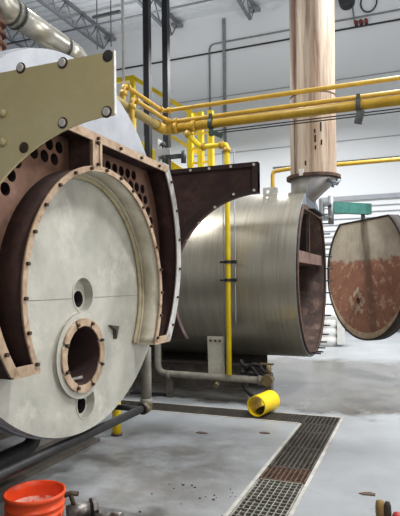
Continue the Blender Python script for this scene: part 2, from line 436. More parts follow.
MB().hollow((-6.6, CY, CZ), (XP-.012, CY, CZ), R, R-.05, 96).build('shell', M['jacket'], bA)
MB().hollow((XP-.10, CY, CZ), (XP-.05, CY, CZ), R+.012, R, 96).build('jacket_band', M['galv'], bA)
# tube sheet
inner = horseshoe(1.11, ZT-.01, ZB+.005)
cin = collar_arc(RR-.004, ZB+.005)
ts_outer = inner+list(reversed(cin))
holes = []
for j in range(14):
    z = 1.39+.078*j
    for i in range(-14, 15):
        y = RY+.09*(i+.5*(j % 2))
        rr, rs = hypot(y-RY, z-RZ), hypot(y-CY, z-CZ)
        if .815 < rr < 1.13 and rs < 1.0 and 1.86 < z < 2.27 and not (2.30 < y < 2.38 and z > 2.0) and abs(y-2.75) > .09:
            holes.append([(y+(.0355*cos(2*pi*k/14)), z+.0355*sin(2*pi*k/14)) for k in range(14)])
MB().sheet(ts_outer, holes, at(XP), (-.02, 0, 0), 14).build('tube_sheet', M['tube_sheet'], bA)
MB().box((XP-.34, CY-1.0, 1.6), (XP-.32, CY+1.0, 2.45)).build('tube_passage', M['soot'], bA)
# front head plate (one sheet: inside the collar, below it, and the strip above the smokebox)
MH = (2.800, 1.016); MHR = .183
hh = [(2.845, 1.385, .105), (2.862, .715, .095)]
hol = [list(reversed(ts_outer)), circ(*MH, MHR+.02, 40)]+[circ(a, b, c, 28) for a, b, c in hh]
MB().sheet(circ(CY, CZ, R-.002, 120), hol, at(XP+.006), (-.018, 0, 0)).build('head_plate', M['plate'], bA)
a_ = math.degrees(asin((ZT+.012-CZ)/(R-.002)))
MB().prism(P3(XP+.007, arc(CY, CZ, R-.002, a_, 180-a_, 48)), (.008, 0, 0)).build('upper_head_plate', M['jacket'], bA)
# seam across the plate, trim pad
mb = MB(); mb.box((XP+.004, 2.12, 1.3635), (XP+.008, 2.735, 1.3665)); mb.box((XP+.004, 2.955, 1.3635), (XP+.008, 3.58, 1.3665))
mb.build('plate_seam', M['grey_pipe'], bA)
MB().prism([(XP+.005, 3.13, 1.175), (XP+.005, 3.235, 1.16), (XP+.005, 3.20, 1.075), (XP+.005, 3.195, 1.135)], (.03, 0, 0)).build('wedge_lug', M['skid'], bA)
# handhole pockets: offset black bore at the back of a shallow cup
for a, b, c in hh:
    mb = MB(); mb.hollow((XP-.06, a, b), (XP+.010, a, b), c+.010, c, 32)
    ho = circ(a+.022, b-.028, .052, 20)
    mb.sheet(circ(a, b, c+.005, 32), [ho], at(XP-.045), (-.012, 0, 0), 8)
    h = mb.build('handhole', M['plate'], bA)
    MB().cyl((XP-.22, a+.022, b-.028), (XP-.20, a+.022, b-.028), .07, 20).build('bore', M['soot'], h)
# manhole: neck, ring, segmented gasket, bolts
mh = MB().hollow((XP-.30, MH[0], MH[1]), (XP+.03, MH[0], MH[1]), .262, .25, 48).sheet(circ(*MH, .262, 48), [circ(*MH, MHR, 40)], at(XP+.018), (.014, 0, 0)).build('manhole_ring', M['plate'], bA)
MB().hollow((XP-.38, MH[0], MH[1]), (XP+.03, MH[0], MH[1]), MHR+.004, MHR-.006, 40).build('manhole_neck', M['rust'], bA)
MB().cyl((XP-.40, MH[0], MH[1]), (XP-.38, MH[0], MH[1]), MHR+.02, 32).build('manhole_back', M['rust'], bA)
for k in range(8):
    a0, a1 = 45*k+22+3, 45*k+22+43
    q = arc(*MH, .226, a0, a1, 4); i = arc(*MH, .180, a0, a1, 4)
    MB().strip(P3(XP+.032, q), P3(XP+.032, i), (.014, 0, 0)).build('gasket_strip', M['gasket'], mh)
    a = radians(45*k+22)
    inst('bolt', BOLTX, mh, (XP+.046, MH[0]+.203*cos(a), MH[1]+.203*sin(a)))
mb = MB(); mb.tube([(XP-.15, MH[0]-.06, MH[1]-.15), (XP-.1, MH[0], MH[1]-.165), (XP-.02, MH[0]+.07, MH[1]-.15)], .014, 8)
mb.build('loose_bar', M['scrap'], mh)
# furnace collar
co, ci_, cm = collar_arc(RR), collar_arc(RR-.012), collar_arc(RR-.006)
L_ = XF-XP
MB().strip(P3(XP, co), P3(XP, cm), (L_, 0, 0)).build('collar', M['rust'], bA)
MB().strip(P3(XP, cm), P3(XP, ci_), (L_, 0, 0)).build('collar_lining', M['collar'], bA)
MB().strip(P3(XP+.01, collar_arc(RR-.012)), P3(XP+.01, collar_arc(RR-.05)), (.02, 0, 0)).build('seal_bead', M['ochre'], bA)
MB().strip(P3(XP+.03, collar_arc(RR-.012)), P3(XP+.03, collar_arc(RR-.026)), (.012, 0, 0)).build('inner_rib', M['collar'], bA)
cf = MB().strip(P3(XF, collar_arc(RR+.012)), P3(XF, collar_arc(RR-.020)), (.014, 0, 0)).build('collar_flange', M['gasket'], bA)
ca = math.degrees(asin((ZB-RZ)/RR))
for k in range(19):
    a = radians(ca+3+(180-2*ca-6)*k/18)
    inst('bolt', BOLTX, cf, (XF+.014, RY+(RR-.004)*cos(a), RZ+(RR-.004)*sin(a)))
# smokebox wall, flange, bottom closers, division plate
MB().strip(P3(XP, horseshoe(1.122, ZT, ZB)), P3(XP, horseshoe(1.108, ZT-.014, ZB)), (L_, 0, 0)).build('smokebox_wall', M['rust'], bA)
hs_o, hs_i = horseshoe(1.128, ZT+.008, ZB), horseshoe(1.075, ZT-.042, ZB)
nR = 24
hs_w = horseshoe(1.06, ZT-.042, ZB)
sf = MB().strip(P3(XF, hs_o[:nR+1]), P3(XF, hs_w[:nR+1]), (.014, 0, 0)).build('side_flange', M['flange_steel'], bA, 'bare pale steel flange down the right side')
tf = MB().strip(P3(XF, hs_o[nR:]), P3(XF, hs_i[nR:]), (.014, 0, 0)).build('smokebox_flange', M['gasket'], bA)
for k in range(6):
    a = radians(-30+60*k/5); inst('bolt', BOLTX, sf, (XF+.014, CY+1.10*cos(a), CZ+1.10*sin(a)))
    inst('bolt', BOLTX, tf, (XF+.014, CY-1.10*.92*cos(a), CZ+1.10*sin(a)))
for y in (2.2, 2.45, 2.755, 3.02, 3.3, 3.58): inst('bolt', BOLTX, tf, (XF+.014, y, ZT-.022))
for s_ in (-1, 1):
    ya, yb = CY+s_*.645, CY+s_*(.90 if s_ > 0 else .83)
    MB().box((XP, min(ya, yb), ZB-.012), (XF, max(ya, yb), ZB)).build('bottom_closer', M['rust' if s_ < 0 else 'collar'], bA)
    MB().box((XF, min(ya, yb)+.005, ZB-.012), (XF+.014, max(ya, yb)+.01, ZB+.04)).build('bottom_flange', M['gasket'], bA)
dz = RZ+sqrt(RR*RR-(2.75-RY)**2)
dv = MB().box((XP, 2.715, dz-.01), (XF, 2.785, ZT-.012)).build('division_plate', M['rust'], bA)
mb = MB(); mb.box((XF, 2.70, dz), (XF+.018, 2.722, ZT-.04)); mb.box((XF, 2.778, dz), (XF+.018, 2.80, ZT-.04)); mb.box((XF-.004, 2.70, dz), (XF+.006, 2.80, ZT-.04))
mb.build('division_flange', M['gasket'], dv)
for z in (dz+.02, ZT-.05): inst('bolt', BOLTX, dv, (XF+.018, 2.75, z))
# cradle below the shell
for x in (-3.7, -5.6):
    pts = arc(CY, CZ, R+.004, 222, 318, 19)
    MB().prism(P3(x-.05, [(pts[0][0], .2)]+pts+[(pts[-1][0], .2)]), (.1, 0, 0)).build('saddle', M['skid'], bA)
for x in (-2.8, -3.7, -5.6):
    mb = MB(); mb.box((x-.09, 1.2, 0), (x+.09, 4.28, .03)); mb.box((x-.02, 1.2, .03), (x+.02, 4.28, .17)); mb.box((x-.09, 1.2, .17), (x+.09, 4.28, .2))
    mb.build('skid_beam', M['skid'], bA)

for y in (1.75, 3.9): MB().box((-5.9, y-.04, .2), (-2.72, y+.04, .3)).build('skid_rail', M['skid'], bA)
# ------------------------------------------------------------------ tan smokebox door, swung open at the left
def door_profile(xc, zc, r, zt, xo, zb):
    # quarter of the horseshoe: straight top and free edge, concave inner edge, hinge edge at xo (x,z pairs)
    p = [(xc, zc+r), (xc, zt), (xo, zt), (xo, zb)]
    a1 = math.degrees(asin(max(-1, (zb-zc)/r)))
    x_in = xc-r*cos(radians(a1)); p.append((x_in, zb))
    p += [(xc-r*cos(radians(a1+(90-a1)*k/24)), zc+r*sin(radians(a1+(90-a1)*k/24))) for k in range(1, 24)]
    return p
YD = 1.70; dx, dzc, dr = -1.006, 1.29, .772
tD = thing('smokebox_door', 'tan painted steel smokebox door swung open at upper left, outer side showing', 'door', (XF+.02, YD, 1.02))
pr = door_profile(dx, dzc, dr, 2.292, -1.83, 1.10)
MB().prism([(x, YD, z) for x, z in pr], (0, .012, 0)).build('panel', M['tan'], tD)
mb = MB(); mb.box((dx, YD-.002, 2.065), (dx+.006, YD+.012, 2.294)); mb.build('edge_strip', M['bolt_light'], tD, 'pale bare edge of the door')
wash = MB().lathe((0, .001, 0), (0, -1, 0), [(.0, 0), (.0215, 0), (.0215, .004), (.016, .006), (.0, .006)], 24, False).mesh('washer', M['bolt_dark'])
capm = MB().lathe((0, -.004, 0), (0, -1, 0), [(.0, 0), (.0155, 0), (.0155, .004), (.012, .006), (0, .006)], 18, False).mesh('bolt', M['bolt_light'])
capg = MB().lathe((0, -.004, 0), (0, -1, 0), [(.0, 0), (.0145, 0), (.0145, .003), (0, .003)], 18, False).mesh('bolt', M['clamp'])
boltt = MB().lathe((0, .001, 0), (0, -1, 0), [(0, 0), (.017, 0), (.017, .012), (.010, .022), (0, .022)], 18, True).mesh('bolt', M['tan'])
k_ = YD/1.9
for x, z in ((-1.147, 2.374), (-1.155, 2.148), (-1.366, 2.381), (-1.369, 2.129), (-1.584, 2.394), (-1.572, 2.046)):
    p = (x*k_, YD, 1.45+(z-1.45)*k_); w = inst('washer', wash, tD, p)
    if x != -1.572:
        b_ = inst('bolt', capm if x != -1.147 else capg, w, p); b_.location = (0, 0, 0)
for x, z in ((-1.68, 2.21), (-1.682, 2.082)): inst('bolt', boltt, tD, (x*k_, YD, 1.45+(z-1.45)*k_))
mb = MB(); mb.cyl((-1.845, YD-.02, 1.15), (-1.845, YD-.02, 2.25), .016, 10)
for z in (1.3, 2.0): mb.box((-1.96, YD-.03, z-.04), (-1.81, YD-.008, z+.04))
mb.build('hinge', M['rust'], tD)

# brown smokebox door, swung open at the right, lining showing
YE = 3.99; ex, ezc, er = -1.105, 1.40, .735
eD = thing('smokebox_door', 'dark brown smokebox door swung open to the right of the boiler, rusty lining showing', 'door', (XF+.02, YE, 1.02))
pr = door_profile(ex, ezc, er, 2.372, -1.86, 1.00)
MB().prism([(x, YE+.05, z) for x, z in pr], (0, .014, 0)).build('panel', M['door_brown'], eD)
pin = door_profile(ex-.045, ezc, er+.035, 2.338, -1.855, 1.03)
mb = MB(); n = len(pr)
O3 = [Vector((x, YE, z)) for x, z in pr]; I3 = [Vector((x, YE, z)) for x, z in pin]
mb.strip(O3, I3, (0, .008, 0), closed=True, smooth=False)
mb.build('rim_flange', M['rim'], eD)
mb = MB(); mb.strip(O3, [Vector((x*.985+ex*.015, YE, z)) for x, z in pr], (0, .055, 0), closed=True); mb.build('side_wall', M['door_brown'], eD)
dot = MB().cyl((0, -.003, 0), (0, .004, 0), .0105, 12).mesh('bolt_hole', M['bolt_light'])
for x, z in ((-1.135, 2.352), (-1.135, 2.155), (-1.32, 2.352), (-1.50, 2.352), (-1.66, 2.352), (-1.30, 2.135), (-1.455, 2.045), (-1.59, 1.925), (-1.69, 1.79)):
    inst('bolt_hole', dot, eD, (x, YE-.001, z))
mb = MB(); mb.cyl((-1.885, YE+.03, 1.10), (-1.885, YE+.03, 2.30), .014, 10)
for z in (1.3, 2.1): mb.box((-1.98, YE+.012, z-.04), (-1.86, YE+.04, z+.04))
mb.build('hinge', M['rust'], eD)
# pale clamp bracket bolted on the smokebox top corner
t = thing('clamp_bracket', 'pale steel clamp bracket with threaded rod on the smokebox top right corner', 'bracket', (-1.78, 3.72, 2.345))
MB().box((-1.84, 3.64, 2.345), (-1.76, 3.80, 2.365)).build('base_plate', M['flange_steel'], t)
mb = MB(); mb.box((-1.825, 3.69, 2.365), (-1.80, 3.76, 2.55)); mb.box((-1.80, 3.69, 2.42), (-1.70, 3.705, 2.47)); mb.build('upright', M['flange_steel'], t)
mb = MB(); mb.cyl((-1.775, 3.73, 2.36), (-1.775, 3.73, 2.53), .012, 8)
for z in (2.40, 2.45, 2.50): mb.cyl((-1.775, 3.73, z), (-1.775, 3.73, z+.018), .024, 6, smooth=False)
mb.build('threaded_rod', M['clamp'], t)
mb = MB(); mb.box((-1.76, 3.74, 2.40), (-1.60, 3.765, 2.43)); mb.cyl((-1.615, 3.75, 2.36), (-1.615, 3.75, 2.45), .02, 10); mb.build('latch_arm', M['clamp'], t)

# drain pipe dropping from the smokebox and the black pipe running across the front
t = thing('drain_pipe', 'grey drain pipe dropping from the boiler smokebox to a black pipe', 'pipe', (-1.95, 3.74, .45))
MB().cyl((-1.95, 3.745, .50), (-1.95, 3.745, .955), .041, 16).build('riser', M['grey_pipe'], t)
MB().cyl((-1.95, 3.745, .505), (-1.95, 3.745, .56), .048, 16).build('collar', M['grey_pipe'], t)
mb = MB(); mb.tube([(-1.95, 3.745, .53), (-1.95, 3.745, .489), (-1.95, 3.68, .489)], .046, 14, .05); mb.build('elbow', M['valve'], t)
mb = MB(); mb.tube([(-1.95, 3.69, .492), (-1.95, 1.2, .492)], .030, 14)
mb.cyl((-1.95, 3.66, .492), (-1.95, 3.70, .492), .042, 14); mb.cyl((-1.95, 1.2, .492), (-1.95, 1.2, .001), .03, 14)
mb.build('cross_pipe', M['black_pipe'], t, 'black iron pipe running level below the boiler front')
MB().tube([(-1.97, 3.66, .492), (-2.3, 3.66, .492)], .022, 10).build('branch', M['black_pipe'], t)
t = thing('blowdown_pipe', 'thick black blowdown pipe with elbow beneath the left boiler', 'pipe', (-2.4, 2.6, 0))
mb = MB(); mb.tube([(-2.4, 2.97, .56), (-2.4, 2.97, .37), (-2.4, 1.4, .33), (-2.4, 1.4, .001)], .05, 16, .10); mb.build('run', M['black_pipe'], t)
MB().cyl((-2.4, 2.97, .50), (-2.4, 2.97, .545), .066, 16).build('coupling', M['black_pipe'], t)
t = thing('leg_stand', 'short yellow pipe stand on the floor behind the left boiler', 'stand', (-2.67, 4.51, 0))
MB().cyl((-2.67, 4.51, .02), (-2.67, 4.51, .62), .042, 16).build('post', M['yellow_bright'], t)
MB().cyl((-2.67, 4.51, 0), (-2.67, 4.51, .02), .055, 16).build('foot', M['rust_dark'], t)
MB().tube([(-2.67, 4.51, .40), (-2.67, 4.62, .46), (-2.67, 4.74, .46)], .03, 10).build('side_arm', M['yellow_bright'], t)

# ------------------------------------------------------------------ second boiler (centre)
BX, BY, BZ, BR = -1.325, 7.52, 1.555, 1.135
bB = thing('fire_tube_boiler', 'silver steel boiler in the middle with its end open, under the rusty stack', 'boiler', (-3.8, BY, 0))
MB().hollow((-7.4, BY, BZ), (BX, BY, BZ), BR, BR-.03, 96).build('shell', M['steel_shell'], bB)
MB().cyl((-7.43, BY, BZ), (-7.4, BY, BZ), BR, 64).build('rear_head', M['b_plate'], bB)
BT = 2.41
def dshape(cy, cz, r, zt, n=72):
    a = math.degrees(asin((zt-cz)/r)); return arc(cy, cz, r, 180-a, 360+a, n)
op = dshape(BY, BZ, 1.09, BT)
MB().sheet(circ(BY, BZ, BR-.002, 96), [op], at(BX+.004), (-.03, 0, 0)).build('end_plate', M['b_plate'], bB)
o1, i1 = dshape(BY, BZ, 1.105, BT+.03), dshape(BY, BZ, 1.065, BT-.03)
fl = MB().strip(P3(BX+.004, o1), P3(BX+.004, i1), (.03, 0, 0), closed=True).build('end_flange', M['rust_dark'], bB)
stud = MB().cyl((0, 0, 0), (.10, 0, 0), .011, 8).mesh('stud', M['black_steel'])
a = math.degrees(asin((BT-BZ)/1.04)); n = 30
for k in range(n):
    q = radians(180-a+(180+2*a)*k/(n-1))
    if k > 12: inst('stud', stud, fl, (BX+.03, BY+1.085*cos(q), BZ+1.085*sin(q)))
for k in range(1, 7): inst('stud', stud, fl, (BX+.03, BY-.55+1.1*k/7, BT-.005))
# inside
MB().strip(P3(BX-.9, dshape(BY, BZ, 1.085, BT)), P3(BX-.9, dshape(BY, BZ, 1.065, BT-.02)), (.9, 0, 0), closed=True).build('lining', M['b_lining'], bB)
MB().prism(P3(BX-.93, dshape(BY, BZ, 1.04, BT)), (.03, 0, 0)).build('back_wall', M['b_lining'], bB)
MB().box((BX-.9, BY-.98, 1.70), (BX-.02, BY+.98, 1.85)).build('baffle', M['b_shelf'], bB)
MB().box((BX-.9, BY-.72, .90), (BX-.35, BY+.80, .98)).build('lower_ledge', M['b_lining'], bB)
MB().box((BX-.9, BY-.1, 1.86), (BX-.05, BY+.0, BT-.03)).build('partition', M['soot'], bB)
MB().box((BX-.06, BY-.06, 1.87), (BX-.02, BY+.0, BT-.03)).build('stay_bar', M['rust_dark'], bB)
# lifting lug plate on top, near side
mb = MB()
lug = [(-1.91, 2.60), (-1.71, 2.60), (-1.71, 2.72), (-1.74, 2.735), (-1.91, 2.735)]
mb.sheet(lug, [circ(-1.845, 2.68, .026, 14)], lambda p: (p[0], 7.15, p[1]), (0, .025, 0)); 
mb.build('lifting_lug', M['flange_steel'], bB)
mb = MB(); mb.tube([(-1.06, 7.3, 2.80), (-.94, 7.3, 2.74), (-.91, 7.3, 2.80)], .025, 8); mb.tube([(-.98, 7.3, 2.77), (-1.0, 7.3, 2.70)], .02, 8)
mb.build('hook', M['b_plate'], bB)
# support frame
for x in (-3.9, -6.4):
    pts = arc(BY, BZ, BR+.004, 228, 312, 17)
    MB().prism(P3(x-.05, [(pts[0][0], 0)]+pts+[(pts[-1][0], 0)]), (.1, 0, 0)).build('saddle', M['skid'], bB)
for y in (6.98, 8.02):
    mb = MB(); mb.box((-7.0, y-.07, .0), (-2.1, y+.07, .02)); mb.box((-7.0, y-.01, .02), (-2.1, y+.01, .34)); mb.box((-7.0, y-.07, .34), (-2.1, y+.07, .36))
    mb.build('skid_beam', M['skid'], bB)

# stack
SX, SY, SR = -1.285, 7.5, .304
st = thing('flue_stack', 'tall rust streaked steel flue stack rising from the silver boiler', 'stack', (SX, SY, 2.5))
MB().hollow((SX, SY, 3.98), (SX, SY, 9.95), SR, SR-.01, 64).build('upper_section', M['stack'], st)
MB().hollow((SX, SY, 2.89), (SX, SY, 3.98), SR+.006, SR-.01, 64).build('lower_section', M['stack'], st)
MB().hollow((SX, SY, 3.965), (SX, SY, 3.985), SR+.009, SR, 64).build('joint_band', M['rust_dark'], st)
MB().hollow((SX, SY, 2.855), (SX, SY, 2.895), .368, .29, 64).build('base_flange', M['rust_dark'], st)
def sl_ring(r, z, lim): return [(min(SX+r*cos(2*pi*k/64), lim), SY+r*sin(2*pi*k/64), z) for k in range(64)]
MB().rings([sl_ring(.308, 2.86, 9), sl_ring(.308, 2.815, 9), sl_ring(.308, 2.56, -1.335)], 64, True, True, True).build('sleeve', M['stack_low'], st)
mb = MB(); mb.tube([(SX-.2, SY-.27, 2.90), (SX-.2, SY-.27, 3.9)], .006, 6); mb.build('drain_wire', M['rust_dark'], st)
for dx_, z_, h_ in ((.075, 3.42, .05), (.08, 3.30, .09), (.082, 3.20, .05), (.15, 3.44, .12), (.155, 3.26, .07), (-.05, 3.0, .06)):
    yy = SY-sqrt((SR+.007)**2-dx_**2); MB().box((SX+dx_-.010, yy-.004, z_), (SX+dx_+.010, yy+.03, z_+h_)).build('soot_run', M['soot'], st)
MB().box((SX-.13, SY-.36, 2.86), (SX-.07, SY-.31, 2.95)).build('tag', M['bolt_light'], st)

# door of the second boiler, hung from the davit
DC = Vector((-.757, 8.955, 0)); du = Vector((.632, -.775, 0)).normalized(); dn = Vector((-.775, -.632, 0)).normalized()
dB = thing('boiler_door', 'rust red and grey refractory faced boiler door hanging open from a teal arm', 'door', (DC.x, DC.y, .5))
def d3(off): return lambda p: tuple(DC+du*p[0]+Vector((0, 0, p[1]))+dn*off)
def dd(r, zt, n=64): return dshape(0, 1.585, r, zt, n)
MB().sheet(dd(1.075, 2.435), [], d3(-.16), tuple(dn*.03)).build('back_plate', M['door_shell'], dB)
mb = MB(); mb.strip([d3(-.16)(p) for p in dd(1.075, 2.435)], [d3(-.16)(p) for p in dd(1.05, 2.41)], tuple(dn*.18), closed=True); mb.build('rim', M['door_shell'], dB)
fh = circ(-.17, 1.13, .055, 18)
MB().sheet(dd(1.048, 2.408), [fh], d3(.0), tuple(-dn*.12)).build('refractory', M['refractory'], dB)
lo_ = arc(0, 1.585, 1.046, 190, 350, 40); li_ = [(p[0]*(1-.085*sin(pi*k/39)), 1.585+(p[1]-1.585)*(1-.085*sin(pi*k/39))) for k, p in enumerate(lo_)]
MB().strip([d3(-.01)(p) for p in lo_], [d3(-.01)(p) for p in li_], tuple(dn*.02)).build('insulation_rope', M['rope'], dB)
random.seed(11)
for k in range(15):
    q = 2*pi*k/15+random.uniform(-.2, .2); rr = random.uniform(.10, .19); w_ = random.uniform(.03, .055)
    c = Vector((-.17+rr*cos(q), 1.13+rr*1.25*sin(q), 0)); n_ = 9
    pts = [d3(-.003)((c.x+w_*random.uniform(.5, 1.1)*cos(2*pi*i/n_), c.y+w_*random.uniform(.6, 1.3)*sin(2*pi*i/n_))) for i in range(n_)]
    MB().prism(pts, tuple(dn*.010)).build('bare_patch', M['rope'], dB)
mb = MB(); mb.box((DC.x-.03, DC.y-.03, 2.43), (DC.x+.03, DC.y+.03, 2.50)); mb.build('hanger_lug', M['clamp'], dB)

dv_ = thing('davit_arm', 'teal painted davit arm holding the open boiler door', 'davit', (-1.18, 8.58, 2.3))
a0, a1 = Vector((-1.18, 8.56, 2.60)), Vector((-.66, 9.03, 2.60)); dirv = (a1-a0).normalized(); sd = Vector((-dirv.y, dirv.x, 0))
pp = [a0+sd*.05, a0-sd*.05, a1-sd*.05, a1+sd*.05]
MB().prism([p-Vector((0, 0, .085)) for p in pp], (0, 0, .17)).build('arm', M['teal'], dv_)
MB().cyl((-1.20, 8.54, 2.34), (-1.20, 8.54, 2.78), .045, 14).build('pivot_post', M['galv'], dv_)
mb = MB(); mb.box((-1.31, 8.30, 2.62), (-1.18, 8.58, 2.65)); mb.box((-1.31, 8.30, 2.42), (-1.18, 8.58, 2.45)); mb.box((-1.32, 8.14, 2.40), (-1.28, 8.42, 2.68)); mb.build('bracket', M['galv'], dv_)
MB().cyl((DC.x, DC.y, 2.495), (DC.x, DC.y, 2.53), .03, 12).build('hanger_pin', M['clamp'], dv_)

# ------------------------------------------------------------------ yellow gas pipes
def pipe_thing(name, label, cat, runs, r, m, fittings=(), group=None, bend=.07, part='run'):
    base = runs[0][0]
    t = thing(name, label, cat, base, group)
    for rn in runs: MB().tube(rn, r, 16, bend).build(part, m, t)
    for a, b, q in fittings: MB().cyl(a, b, q, 16).build('fitting', m, t)
    return t
YP, ZM = 6.2, 3.395
t = pipe_thing('gas_pipe', 'thick yellow gas main running across in front of the stack', 'pipe', [[(-2.84, YP, ZM), (4.0, YP, ZM)]], .055, M['yellow_pipe'],
    [((-2.80, YP, ZM), (-2.74, YP, ZM), .072), ((-2.56, YP, ZM), (-2.50, YP, ZM), .07)])
MB().tube([(-2.93, 4.2, ZM), (-2.93, 5.98, ZM)], .052, 16).build('run', M['yellow_worn'], t, 'dull weathered stretch of the main')
MB().tube([(-2.93, 5.97, ZM), (-2.93, YP, ZM), (-2.80, YP, ZM)], .066, 16, .12).build('elbow', M['yellow_pipe'], t)
MB().tube([(-2.62, YP, ZM-.05), (-2.55, YP, ZM-.16), (-2.44, YP, 3.125), (-2.10, YP, 3.125), (-2.10, YP, .335)], .032, 14, .05).build('drop_leg', M['yellow_bright'], t)
MB().cyl((-2.62, YP, ZM-.06), (-2.585, YP, ZM-.125), .05, 14).build('fitting', M['yellow_pipe'], t)
for a, b in (((-2.10, YP, 3.03), (-2.10, YP, 3.08)), ((-2.19, YP, 3.125), (-2.14, YP, 3.125)), ((-2.42, YP, 3.125), (-2.38, YP, 3.125))): MB().cyl(a, b, .047, 14).build('fitting', M['yellow_pipe'], t)
def rail(yo, xo, z, label):
    y = YP
    tt = pipe_thing('gas_line', label, 'pipe', [[(xo, 3.95, 1.9), (xo, 5.20+yo, 1.9), (xo, 5.20+yo, z), (xo, y, z), (4.0, y, z)]], .026, M['yellow_pipe'],
        [((xo, 5.20+yo, z-.12), (xo, 5.20+yo, z-.07), .04), ((xo, 5.20+yo+.07, z), (xo, 5.20+yo+.11, z), .04), ((xo, y-.10, z), (xo, y-.06, z), .04), ((xo+.07, y, z), (xo+.11, y, z), .04)], 'thin yellow lines above the main')
    return tt
rail(0, -2.95, 3.635, 'thin yellow gas line, topmost of the three pipes crossing the stack')
rail(.03, -2.86, 3.485, 'thin yellow gas line just above the thick main')
pipe_thing('gas_line', 'yellow line rising from the boiler top and passing behind the stack', 'pipe', [[(-2.17, 8.75, 1.2), (-2.17, 8.75, 3.28), (-1.9, 8.75, 3.30), (4, 8.75, 3.30)]], .033, M['yellow_pipe'], (), None)
for x, lab, m in ((-2.30, 'dark green beam clamp under the gas main near the drop leg', 'clamp_green'), (-.56, 'grey beam clamp on the gas main right of the stack', 'clamp')):
    t = thing('pipe_clamp', lab, 'clamp', (x, YP, 3.2))
    MB().hollow((x-.025, YP, ZM), (x+.025, YP, ZM), .068, .056, 20).build('band', M[m], t)
    MB().box((x-.02, YP-.03, ZM+.062), (x+.02, YP+.03, ZM+.12)).build('ear', M[m], t)
    if x < -1: MB().box((x-.02, YP-.05, 3.235), (x+.16, YP-.01, 3.29), Matrix.Rotation(.45, 3, 'Y')).build('jaw', M[m], t); MB().box((x-.02, YP-.03, 3.25), (x+.02, YP+.03, ZM-.06)).build('neck', M[m], t)
    else: MB().box((x-.03, YP-.04, 3.19), (x+.05, YP+.02, 3.33), Matrix.Rotation(.25, 3, 'Y')).build('jaw', M[m], t)
for z, lab in ((1.70, 'black pipe clip, upper one on the yellow drop leg'), (1.48, 'black pipe clip, lower one on the yellow drop leg')):
    t = thing('pipe_clip', lab, 'clip', (-2.10, YP, z), 'clips on the drop leg')
    MB().hollow((-2.10, YP, z-.018), (-2.10, YP, z+.018), .048, .037, 16).build('band', M['black_steel'], t)
    MB().box((-2.05, YP-.03, z-.02), (-1.985, YP+.01, z+.02)).build('lug', M['black_steel'], t); MB().box((-2.20, YP-.02, z-.012), (-2.145, YP+.0, z+.012)).build('lug', M['black_steel'], t)
solo('sensing_tube', MB().tube([(-2.01, YP, 3.05), (-2.01, YP, 1.0), (-2.02, YP, .95)], .008, 8), M['conduit'], 'thin grey sensing tube running down beside the yellow drop leg', 'tube')
solo('sensing_tube', MB().tube([(-2.155, YP, 3.05), (-2.155, YP, .45)], .007, 8), M['conduit'], 'thin grey tube tight on the left of the yellow drop leg', 'tube')

for z, lab in ((3.305, 'thin grey tube running level just under the yellow gas main'), (3.275, 'thin grey tube, lower of two under the yellow gas main')):
    solo('sensing_tube', MB().tube([(-2.3, YP, z), (4, YP, z)], .007, 6), M['cable'], lab, 'tube')
# ------------------------------------------------------------------ back of the room
for x, lab in ((-4.74, 'tall black steel post, left one of the pair behind the boilers'), (-4.345, 'tall black steel post, right one of the pair behind the boilers')):
    t = thing('steel_post', lab, 'post', (x, 9.3, 0), 'black posts behind the boilers')
    MB().box((x-.055, 9.24, .02), (x+.055, 9.36, 9.95)).build('column', M['black_steel'], t)
    MB().box((x-.15, 9.15, 0), (x+.15, 9.45, .02)).build('base_plate', M['black_steel'], t)
g = thing('guard_rail', 'bright yellow stair guard rail behind the black posts', 'railing', (-5.2, 10.5, 0))
MB().box((-8.2, 10.46, 5.92), (-5.66, 10.54, 6.02)).build('top_rail', M['yellow_bright'], g)
MB().box((-8.2, 10.46, 5.20), (-5.66, 10.54, 5.26)).build('mid_rail', M['yellow_bright'], g)
for x in (-5.72, -8.1): MB().box((x-.05, 10.45, 0), (x+.05, 10.55, 5.95)).build('post', M['yellow_bright'], g)
sl = (4.85-5.96)/(-4.1+5.7)
def slope(x0, x1, z0, w, d=.045):
    z1 = z0+sl*(x1-x0); return MB().prism([(x0, 10.5-d, z0-w), (x1, 10.5-d, z1-w), (x1, 10.5-d, z1+w), (x0, 10.5-d, z0+w)], (0, 2*d, 0))
slope(-5.68, -4.12, 5.96, .05).build('handrail', M['yellow_bright'], g)
slope(-5.68, -4.12, 5.20, .035).build('mid_rail', M['yellow_bright'], g)
slope(-5.68, -4.12, 4.55, .12, .03).build('stringer', M['yellow_bright'], g)
l = thing('ladder', 'bright yellow caged steel ladder standing behind the silver boiler', 'ladder', (-4.05, 10.3, 0))
for x in (-4.28, -4.05, -3.83): MB().box((x-.055, 10.24, 0), (x+.055, 10.36, 4.95)).build('stile', M['yellow_bright'], l)
for k in range(16): MB().box((-4.23, 10.28, .3+.3*k), (-3.88, 10.32, .34+.3*k)).build('rung', M['yellow_bright'], l)
solo('conduit_drop', MB().tube([(-5.44, 9.6, 9.95), (-5.44, 9.6, 5.55)], .030, 10), M['white_rod'], 'white vertical conduit dropping behind the tan door corner', 'conduit')
t = thing('trapeze_hanger', 'grey threaded rod trapeze hanger below the roof behind the tan door', 'hanger', (-5.85, 9.6, 7.0))
for x in (-6.05, -5.72): MB().tube([(x, 9.6, 9.95), (x, 9.6, 6.3)], .012, 8).build('rod', M['conduit'], t)
MB().box((-6.15, 9.57, 6.95), (-5.5, 9.63, 7.0)).build('channel', M['conduit'], t)
solo('conduit_drop', MB().tube([(-4.98, 9.6, 9.95), (-4.98, 9.6, 4.4)], .014, 8), M['conduit'], 'thin grey conduit just left of the right black post', 'conduit')
yw = WY-.03
solo('wall_cable', MB().tube([(-12.8, yw, 8.785), (8.9, yw, 8.785)], .028, 8), M['cable'], 'long black cable strung level along the upper back wall', 'cable')
